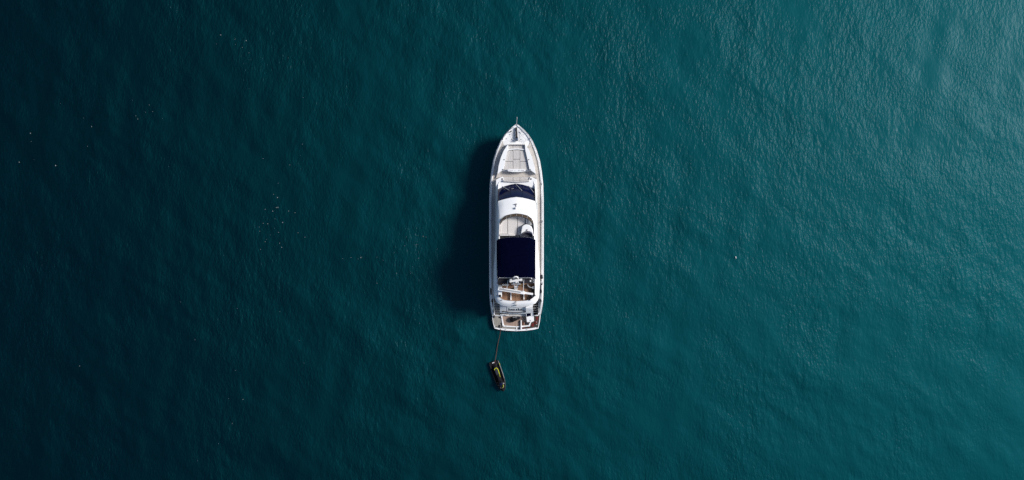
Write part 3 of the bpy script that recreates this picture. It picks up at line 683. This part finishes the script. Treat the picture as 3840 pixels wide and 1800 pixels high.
# stairs, each tread a part
for s in (1, -1):
    st_y = [(628, 1.80), (676, 1.55), (718, 1.30), (756, 1.05), (794, 0.82), (842, 0.62)]
    last = 585
    for k, (y, z) in enumerate(st_y):
        u0 = C(4, 1016, 0)[0]; 
        outx = [1112, 1116, 1116, 1112, 1108, 1106][k]
        ua, ub = C(4, 1014, 0)[0], C(4, outx, 0)[0]
        pl, pr = 1000 + last / 4.647, 1000 + y / 4.647
        mat = 'teak_grey' if s < 0 else 'teak_dark'
        tilt = 1.4
        tread = prism('stair_tread', [(s * ua, pl + tilt), (s * ub, pl - tilt * 0), (s * ub, pr), (s * ua, pr + tilt)], 0.5, z, mat, yacht, bevel=0)
        bm = bmesh.new(); add_tube(bm, [B(s * ua, pr + tilt - 0.4, z + 0.012), B(s * ub, pr - 0.4, z + 0.012)], 0.022, 6); obj('nosing', bm, 'offwhite', tread)
        last = y
    # inner white wing beside the stairs
    prism('stair_wing', [(s * u, p) for u, p in CC(4, (1112, 575), (1122, 575), (1130, 700), (1122, 846), (1106, 846), (1116, 700))], 0.5, 1.6, 'white', yacht, bevel=0.03)
    tube('stair_rail', [B(s * C(4, x, y)[0], C(4, x, y)[1], z) for x, y, z in ((1124, 560, 2.6), (1126, 640, 2.3), (1122, 740, 1.9), (1116, 830, 1.45), (1114, 845, 0.9))], 0.025, 'chrome', yacht, 8)
    # mooring gate and fairlead in the quarter
    tube('quarter_fairlead', [B(s * C(4, x, y)[0], C(4, x, y)[1], 2.55) for x, y in ((1138, 570), (1160, 580), (1165, 605), (1140, 632))], 0.035, 'gasket', yacht, 6)
    prism('quarter_locker', [(s * u, p) for u, p in CC(4, (1132, 420), (1148, 420), (1150, 560), (1124, 560))], 1.9, 2.40, 'silver' if s > 0 else 'offwhite', yacht, bevel=0.03)
# platform
pl_out = [(90.3, 1177.5), (90.2, 1190), (88.5, 1203), (86.3, 1215), (82.5, 1232), (66, 1236), (40, 1239.5), (0, 1241.6)]
plat = prism('swim_platform', [(0, 1177.5)] + pl_out + mirror(pl_out)[-2::-1], 0.18, 0.50, 'white', yacht, bevel=0.05)
def tk(name, pts, mat, z=0.515): return prism(name, CC(4, *pts), 0.49, z, mat, plat, bevel=0)
tk('teak_panel', ((322, 832), (345, 850), (352, 858), (458, 858), (490, 1040), (505, 1050), (720, 1056), (720, 1092), (500, 1078), (360, 1058), (335, 985), (322, 910)), 'teak_grey')
tk('teak_panel', ((482, 862), (905, 862), (912, 968), (965, 966), (948, 1020), (720, 1038), (520, 1022), (505, 980)), 'teak_pink')
tk('teak_panel', ((740, 1056), (800, 1054), (800, 1092), (740, 1092)), 'teak_grey')
tk('teak_panel', ((822, 1056), (960, 1042), (985, 970), (1036, 950), (1032, 858), (1108, 858), (1116, 832), (1136, 832), (1128, 930), (1108, 1052), (960, 1076), (822, 1090)), 'teak_dark')
tk('teak_panel', ((590, 838), (890, 842), (890, 850), (600, 848)), 'teak_grey')
for pts, z in ((((460, 858), (480, 858), (506, 1018), (520, 1028), (500, 1042), (484, 1022)), 0.60), (((500, 1028), (520, 1024), (720, 1040), (800, 1038), (800, 1052), (720, 1056), (505, 1046)), 0.60),
               (((822, 1036), (945, 1022), (968, 960), (988, 958), (964, 1038), (822, 1052)), 0.60), (((722, 1056), (738, 1056), (738, 1092), (722, 1092)), 0.58),
               (((350, 846), (905, 852), (905, 862), (352, 858)), 0.60), (((1034, 846), (1106, 846), (1106, 857), (1034, 857)), 0.60)):
    prism('chock_rail', CC(4, *pts), 0.49, z, 'white', plat, bevel=0.015)
prism('ladder_post', CC(4, (802, 932), (818, 932), (824, 1096), (800, 1096)), 0.49, 0.78, 'white', plat, bevel=0.03)
for x, y in ((545, 1096), (730, 1106), (915, 1094), (470, 905), (480, 985), (545, 1036), (727, 1048), (1100, 1060), (358, 1066)):
    lathe('bolt', B(*C(4, x, y), 0.60), [(0.03, -0.06), (0.03, 0.02), (0.015, 0.03)], 'gasket', plat, 8)
# gangway housing on the right
gw = prism('gangway', CC(4, (890, 700), (1008, 662), (1016, 700), (1035, 950), (910, 968), (900, 860)), 0.85, 1.02, 'white', yacht, bevel=0.04)
rws = [[par(4, xa, ya, zb_ - 0.7), par(4, xa, ya, zb_), par(4, xb, yb_, zb_), par(4, xb, yb_, zb_ - 0.7)] for xa, ya, xb, yb_, zb_ in ((890, 700, 1008, 664, 2.15), (891, 722, 1010, 700, 2.12), (893, 755, 1014, 745, 1.85), (897, 796, 1018, 782, 1.45), (898, 800, 1019, 786, 0.95))]
loft('gangway_hood', rws, 'white', gw, smooth=False)
prism('gangway_mat', CC(4, (904, 800), (978, 786), (982, 856), (908, 876)), 1.0, 1.035, 'navy', gw, bevel=0.01)
prism('gangway_frame', CC(4, (898, 792), (984, 778), (984, 786), (978, 782), (904, 798)), 1.0, 1.06, 'offwhite', gw, bevel=0)
lathe('gangway_latch', B(*C(4, 970, 936), 1.02), [(0.05, 0), (0.05, 0.04), (0.02, 0.06)], 'gasket', gw, 10)

# ------------------------------------------------------------------ loose things on the yacht
def lumpy(name, uv, z0, h, mat, label, cat, seed=0, parent=None, **k):
    """a slumped cover: rings shrinking to a rounded, uneven top"""
    rnd = random.Random(seed); bm = bmesh.new(); n = len(uv)
    cu = sum(u for u, p in uv) / n; cp = sum(p for u, p in uv) / n
    rows = []
    for f, hh in ((1.0, 0.0), (1.03, 0.35), (0.94, 0.72), (0.72, 0.92), (0.4, 1.0), (0.12, 1.03)):
        rows.append([B(cu + (u - cu) * f, cp + (p - cp) * f, z0 + h * hh * (1 + rnd.uniform(-0.10, 0.10) * (hh > 0.1))) for u, p in uv])
    vr = add_loft(bm, rows, True); bm.faces.new(vr[-1]); bm.faces.new(vr[0])
    return obj(name, bm, mat, parent, True, label, cat, **k)
cov = thing('covered_bundle', 'black covered bundle lying on the swim platform teak', 'cover', B(*C(4, 700, 910), 0.52))
lumpy('cover', CC(4, (620, 915), (628, 890), (650, 872), (690, 864), (735, 862), (752, 880), (755, 915), (735, 938), (700, 950), (665, 968), (635, 962), (618, 940)), 0.517, 0.55, 'black', None, None, 3, cov)
lumpy('nose', CC(4, (740, 866), (775, 866), (798, 878), (804, 895), (790, 915), (760, 925), (742, 925)), 0.517, 0.40, 'charcoal', None, None, 4, cov)
box('white_strap', B(*C(4, 700, 880), 1.10), (0.48, 0.06, 0.03), 'silver', cov, rz=R(10), bevel=0.01)
lumpy('rolled_towel', CC(4, (440, 826), (470, 822), (520, 826), (560, 834), (590, 846), (598, 858), (580, 860), (545, 848), (500, 846), (455, 846), (440, 840)), 0.62, 0.22, 'offwhite', 'rolled white towel lying along the front edge of the swim platform', 'towel', 5)
z0 = 0.517
rt = thing('red_cloth', 'crumpled dark red cloth spread over the wet dark teak of the platform', 'cloth', B(*C(4, 1060, 960), z0))
rnd = random.Random(2)
def patch(name, pts, parent, mat, z=0.535):
    bm = bmesh.new(); add_prism(bm, [B(*C(4, x + rnd.uniform(-5, 5), y + rnd.uniform(-5, 5)), z + rnd.uniform(0, 0.03)) for x, y in pts], 0.516); obj(name, bm, mat, parent)
patch('fold', ((1062, 872), (1085, 866), (1108, 872), (1104, 910), (1095, 940), (1070, 945), (1062, 910)), rt, 'red')
patch('fold', ((1040, 950), (1072, 948), (1096, 955), (1088, 1000), (1060, 1010), (1045, 990)), rt, 'red')
patch('fold', ((995, 985), (1030, 975), (1042, 1000), (1035, 1040), (1000, 1048), (985, 1020)), rt, 'red')
for pts, lab in ((((828, 1060), (880, 1056), (885, 1074), (840, 1082), (828, 1080)), 'longer dark red rag on the teak strip right beside the ladder post'), (((925, 1052), (950, 1048), (950, 1066), (930, 1068)), 'tiny square dark red rag on the narrow teak strip along the platform edge')):
    bm = bmesh.new(); add_prism(bm, [B(*C(4, x, y), 0.535) for x, y in pts], 0.516)
    obj('red_rag', bm, 'red', None, label=lab, cat='rag', group='rags along the platform edge')
lumpy('folded_bag', CC(4, (832, 955), (852, 958), (858, 990), (858, 1020), (835, 1024), (826, 990)), z0, 0.12, 'rope', 'folded reddish brown bag beside the white ladder post', 'bag', 8)
lumpy('wet_gear', CC(4, (888, 975), (905, 955), (915, 968), (935, 975), (945, 1000), (925, 1015), (900, 1010), (880, 1015), (890, 990)), z0, 0.12, 'charcoal', 'dark huddle of wet gear beside the gangway end', 'gear', 9)
for x, y in ((1078, 962), (1080, 1004)):
    lathe('white_cup', B(*C(4, x, y), 0.565), [(0.035, 0), (0.05, 0.11), (0.042, 0.11), (0.03, 0.02)], 'offwhite', None, 12, label='small white cup standing on the dark red cloth', cat='cup', group='cups on the red cloth')
lumpy('rubber_boot', CC(4, (325, 858), (350, 858), (352, 888), (335, 895), (325, 880)), z0, 0.1, 'black', 'black rubber boot standing in the corner of the grey teak', 'boot', 10)
lumpy('dark_pouch', CC(4, (430, 872), (452, 872), (455, 892), (438, 898), (428, 888)), z0, 0.1, 'black', 'small black pouch beside the white rail on grey teak', 'pouch', 12)
lumpy('mooring_hook', CC(4, (425, 1020), (445, 1015), (455, 1035), (440, 1052), (420, 1045)), z0, 0.1, 'black', 'black metal hook lying by the rope end on grey teak', 'hook', 13)
# coiled line on the platform's left
cp_ = [(455, 985), (470, 1000), (478, 1030), (470, 1058), (455, 1072), (440, 1066), (400, 1052), (380, 1050), (376, 1042)]
tube('loose_line', [B(*C(4, x, y), 0.55) for x, y in cp_], 0.028, 'black', None, 6, label='short dark line curling over the grey teak of the platform', cat='line')
# fenders and lines stowed along the right side deck
def fender(name, x0, y0, x1, y1, z, r, mat, label, cat='fender', group=None):
    a, b = B(*C(4, x0, y0), z), B(*C(4, x1, y1), z); d = b - a
    tube(name, [a, a + d * 0.08, a + d * 0.2, a + d * 0.8, a + d * 0.92, b], r, mat, None, 10, radii=[r * .3, r * .8, r, r, r * .8, r * .3], label=label, cat=cat)
fender('fender', 1160, 140, 1168, 215, 2.62, 0.16, 'charcoal', 'charcoal fender lying on the side rail beside the canvas top')
fender('fender', 1172, 240, 1158, 300, 2.60, 0.14, 'silver', 'grey fender lying on the side rail beside the rear canopy')
lumpy('rope_bundle', CC(4, (1150, 235), (1172, 240), (1186, 275), (1180, 315), (1160, 320), (1150, 285)), 2.5, 0.2, 'black', 'black heap of rope on the side rail beside the radar mast', 'rope', 21)
lumpy('canvas_bag', CC(4, (1146, 400), (1165, 392), (1172, 430), (1166, 458), (1148, 460)), 2.45, 0.22, 'black', 'black bag on the quarter beside the boat crane', 'bag', 22)
lumpy('orange_pouch', CC(4, (1156, 442), (1168, 440), (1170, 458), (1158, 460)), 2.66, 0.08, 'rope', 'small rust coloured pouch on top of the black bag', 'pouch', 23)
lumpy('folded_cover', CC(4, (268, 375), (290, 372), (294, 430), (292, 490), (272, 485)), 2.5, 0.10, 'navy', 'dark folded cover draped over the rail in the shade', 'cover', 24)

# ------------------------------------------------------------------ jet ski
JA = Vector((1800 + 245 / 4.83, 1230 + 607 / 4.83)); JB = Vector((1800 + 428 / 4.83, 1230 + 1138 / 4.83))
def JW(px, py, z): return Vector(((px - 1920) * GSD * sc_(z), (900 - py) * GSD * sc_(z), z))
A3, B3 = JW(JA.x, JA.y, 0.3), JW(JB.x, JB.y, 0.3)
jd = (B3 - A3); JL = Vector((jd.x, jd.y, 0)).length; jx = Vector((jd.x, jd.y, 0)).normalized(); jy = Vector((-jx.y, jx.x, 0))
jet = thing('jet_ski', 'black jet ski with yellow trimmed seat tied behind the yacht', 'jet ski', (A3 + B3).xy.to_3d() / 2)
def J(f, w, z): return Vector((A3.x, A3.y, 0)) + jx * (f * JL) + jy * w + Vector((0, 0, z))
JW_ = [(0.0, 0.50), (0.03, 0.54), (0.12, 0.56), (0.35, 0.575), (0.6, 0.56), (0.75, 0.50), (0.86, 0.40), (0.94, 0.25), (0.985, 0.11), (1.0, 0.03)]
fs = [0, 0.03, 0.08, 0.15, 0.25, 0.35, 0.45, 0.55, 0.65, 0.72, 0.79, 0.86, 0.91, 0.95, 0.98, 1.0]
zg = lambda f: interp([(0, 0.28), (0.5, 0.33), (0.8, 0.44), (1, 0.55)], f)
rws = []
for f in fs:
    w = interp(JW_, f); g = zg(f)
    half = [(0.0, -0.25 + 0.4 * max(0, f - 0.8) * 5 * 0.5), (0.6 * w, -0.12 + 0.3 * max(0, f - 0.85)), (0.92 * w, 0.08), (w, g - 0.06), (w + 0.02, g), (w - 0.05, g + 0.06)]
    rws.append([J(f - 0.10 * max(0, f - 0.8) * 5 * (1 - min(1, (z + 0.25) / (g + 0.25))), -ww, z) for ww, z in reversed(half)] + [J(f - 0.10 * max(0, f - 0.8) * 5 * (1 - min(1, (z + 0.25) / (g + 0.25))), ww, z) for ww, z in half[1:]])
bm = bmesh.new(); vr = add_loft(bm, rws); bm.faces.new(vr[0])
obj('hull', bm, 'jetgrey', jet, True)
# deck with sunken footwells
rws = []
for f in fs:
    w = max(0.02, interp(JW_, f) - 0.05); g = zg(f) + 0.055
    well = 0.16 if 0.12 < f < 0.7 else 0.03 if f <= 0.12 else 0.0
    hump = interp([(0, 0.0), (0.12, 0.0), (0.2, 0.30), (0.7, 0.34), (0.8, 0.30), (0.92, 0.16), (1, 0.0)], f)
    hwid = min(w * 0.5, interp([(0, 0.3), (0.2, 0.17), (0.5, 0.17), (0.68, 0.22), (0.8, 0.30), (1, 0.02)], f))
    rws.append([J(f, a, z) for a, z in ((-w, g), (-w * 0.88, g - well * 0.4), (-lerp(w, hwid, 0.3), g - well), (-hwid * 1.15, g - well), (-hwid, g + hump * 0.6), (-hwid * 0.6, g + hump), (0, g + hump * 1.05), (hwid * 0.6, g + hump), (hwid, g + hump * 0.6), (hwid * 1.15, g - well), (lerp(w, hwid, 0.3), g - well), (w * 0.88, g - well * 0.4), (w, g))])
loft('deck', rws, 'black', jet)
def pod(name, fpts, mat, par_, zb_, zt_):
    bm = bmesh.new(); rows = []
    for f, w in fpts:
        zt0 = interp(zt_, f); rows.append([J(f, a * w, zt0 - d_) for a, d_ in ((-1, 0.25), (-1, 0.07), (-0.75, 0.01), (0, 0), (0.75, 0.01), (1, 0.07), (1, 0.25))])
    vr = add_loft(bm, rows); bm.faces.new(vr[0]); bm.faces.new(vr[-1]); return obj(name, bm, mat, par_, True)
seat = pod('seat', [(0.22, 0.10), (0.235, 0.15), (0.27, 0.18), (0.34, 0.19), (0.42, 0.175)], 'seat', jet, 0, [(0.2, 0.74), (0.42, 0.72)])
pod('seat', [(0.43, 0.175), (0.5, 0.16), (0.58, 0.15), (0.64, 0.13), (0.66, 0.09)], 'seat', jet, 0, [(0.42, 0.70), (0.55, 0.66), (0.66, 0.74)])
tube('seat_trim', [J(f, w, 0.715) for f, w in ((0.42, 0.20), (0.34, 0.215), (0.27, 0.205), (0.225, 0.165), (0.205, 0.10), (0.205, -0.06), (0.225, -0.14), (0.25, -0.175))], 0.034, 'yellow', seat, 6)
tube('seat_trim', [J(f, w, 0.69) for f, w in ((0.43, 0.195), (0.48, 0.185), (0.52, 0.175))], 0.02, 'yellow', seat, 6)
hood = pod('hood', [(0.66, 0.13), (0.70, 0.22), (0.76, 0.26), (0.82, 0.24), (0.87, 0.17), (0.90, 0.07)], 'jetgrey', jet, 0, [(0.66, 0.86), (0.74, 0.88), (0.84, 0.74), (0.9, 0.62)])
pod('windshield', [(0.70, 0.13), (0.73, 0.16), (0.77, 0.13)], 'glass', hood, 0, [(0.70, 0.96), (0.77, 0.92)])
tube('hood_trim', [J(f, w, z) for f, w, z in ((0.77, 0.20, 0.90), (0.81, 0.215, 0.84), (0.845, 0.17, 0.78), (0.865, 0.10, 0.74), (0.87, 0.0, 0.74))], 0.026, 'yellow', hood, 6)
tube('hood_trim', [J(f, w, z) for f, w, z in ((0.80, 0.235, 0.82), (0.845, 0.205, 0.76), (0.88, 0.12, 0.68), (0.895, 0.0, 0.66), (0.88, -0.12, 0.68), (0.845, -0.205, 0.76))], 0.02, 'silver', hood, 6)
hbm = tube('handlebar', [J(0.655, -0.36, 0.96), J(0.67, -0.2, 0.98), J(0.68, 0, 0.95), J(0.67, 0.2, 0.98), J(0.655, 0.36, 0.96)], 0.026, 'black', jet, 8)
for s in (1, -1):
    tube('grip', [J(0.652, s * 0.28, 0.968), J(0.648, s * 0.41, 0.955)], 0.036, 'black', hbm, 8)
    lathe('mirror', J(0.745, s * 0.30, 0.78), [(0.06, 0), (0.08, 0.06), (0.04, 0.1)], 'silver' if s > 0 else 'black', jet, 10)
bm = bmesh.new(); add_prism(bm, [J(0.025, -0.46, 0.345), J(0.025, 0.44, 0.345), J(0.12, 0.44, 0.345), J(0.12, -0.46, 0.345)], 0.30); pm = obj('rear_mat', bm, 'black', jet)
bm = bmesh.new(); add_prism(bm, [J(0.02, -0.19, 0.365), J(0.02, 0.12, 0.365), J(0.045, 0.12, 0.365), J(0.045, -0.19, 0.365)], 0.34); obj('white_badge', bm, 'offwhite', pm)
tube('side_trim', [J(f, interp(JW_, f) - 0.03, zg(f) + 0.06) for f in (0.04, 0.15, 0.3, 0.45, 0.6)], 0.022, 'silver', jet, 6)
tube('side_trim', [J(f, -(interp(JW_, f) - 0.03), zg(f) + 0.06) for f in (0.04, 0.15, 0.3)], 0.02, 'jetgrey', jet, 6)
tube('yellow_flash', [J(f, interp(JW_, f) - 0.01, zg(f) + 0.075) for f in (0.10, 0.14, 0.18)], 0.02, 'yellow', jet, 6)

# tow rope, sagging into the water's edge
ra = B(C(4, 455, 1090)[0], C(4, 455, 1090)[1], 0.56); rb = J(0.06, 0.05, 0.42)
pts = []
for i in range(25):
    t = i / 24; p = ra.lerp(rb, t); p.z -= 0.36 * math.sin(math.pi * t) ** 0.8; p += Vector((0.02 * math.sin(3 * math.pi * t), 0, 0))
    wz = float(wave_z(p.x, p.y)); p.z = max(p.z, wz + 0.05); pts.append(p)
tube('tow_rope', pts, 0.026, 'rope', None, 6, label='thin rusty brown rope tying the jet ski to the yacht stern', cat='rope')

# ------------------------------------------------------------------ drifting things
px, py = 2758.8, 965.5
wz = float(wave_z((px - 1920) * GSD, (900 - py) * GSD)); c = JW(px, py, wz)
tube('float', [c + Vector((-0.02, 0.13, 0.0)), c + Vector((-0.015, 0.09, 0.04)), c + Vector((0, 0, 0.05)), c + Vector((0.02, -0.1, 0.04)), c + Vector((0.025, -0.14, 0.02))], 0.08, 'offwhite', None, 8, radii=[0.02, 0.05, 0.055, 0.04, 0.02], label='small white float drifting alone on the open sea', cat='float')
bm = bmesh.new(); rnd = random.Random(5)
def fleck(px, py, r):
    x, y = (px - 1920) * GSD, (900 - py) * GSD; z = float(wave_z(x, y)) + 0.03; n = 6; a0 = rnd.uniform(0, 6.28); st = rnd.uniform(0.35, 1.0)
    vv = []
    for k in range(n):
        a = 2 * math.pi * k / n; rr = r * rnd.uniform(0.6, 1.1); dx, dy = rr * math.cos(a), rr * st * math.sin(a)
        vv.append(bm.verts.new((x + dx * math.cos(a0) - dy * math.sin(a0), y + dx * math.sin(a0) + dy * math.cos(a0), z)))
    ctr = bm.verts.new((x, y, z + r * 0.35))
    for k in range(n): bm.faces.new((vv[k], vv[(k + 1) % n], ctr))
for cx, cy, sx, sy, n, r in ((875, 160, 40, 25, 12, 0.07), (1020, 820, 35, 60, 34, 0.075), (1040, 880, 60, 60, 14, 0.06), (1360, 968, 60, 10, 16, 0.065), (1550, 915, 40, 40, 22, 0.055), (1530, 1010, 25, 22, 12, 0.055),
                            (560, 420, 50, 35, 14, 0.05), (240, 470, 140, 60, 10, 0.045), (1090, 640, 60, 60, 12, 0.05), (900, 1590, 90, 90, 14, 0.05), (1110, 1160, 160, 90, 12, 0.045), (1050, 330, 90, 70, 10, 0.05), (2650, 360, 300, 140, 14, 0.05), (2900, 700, 300, 300, 16, 0.045), (1430, 1180, 120, 100, 8, 0.045), (2090, 1230, 30, 15, 5, 0.06)):
    for _ in range(int(n * 0.5)): fleck(rnd.gauss(cx, sx), rnd.gauss(cy, sy), r * rnd.uniform(0.5, 1.1))
for x, y in ((344, 475), (209, 621), (71, 608), (300, 1372), (115, 500)): fleck(x, y, 0.08)
obj('foam_flecks', bm, 'foam', None, label='tiny white foam flecks scattered over the dark water', cat='foam', kind='stuff')
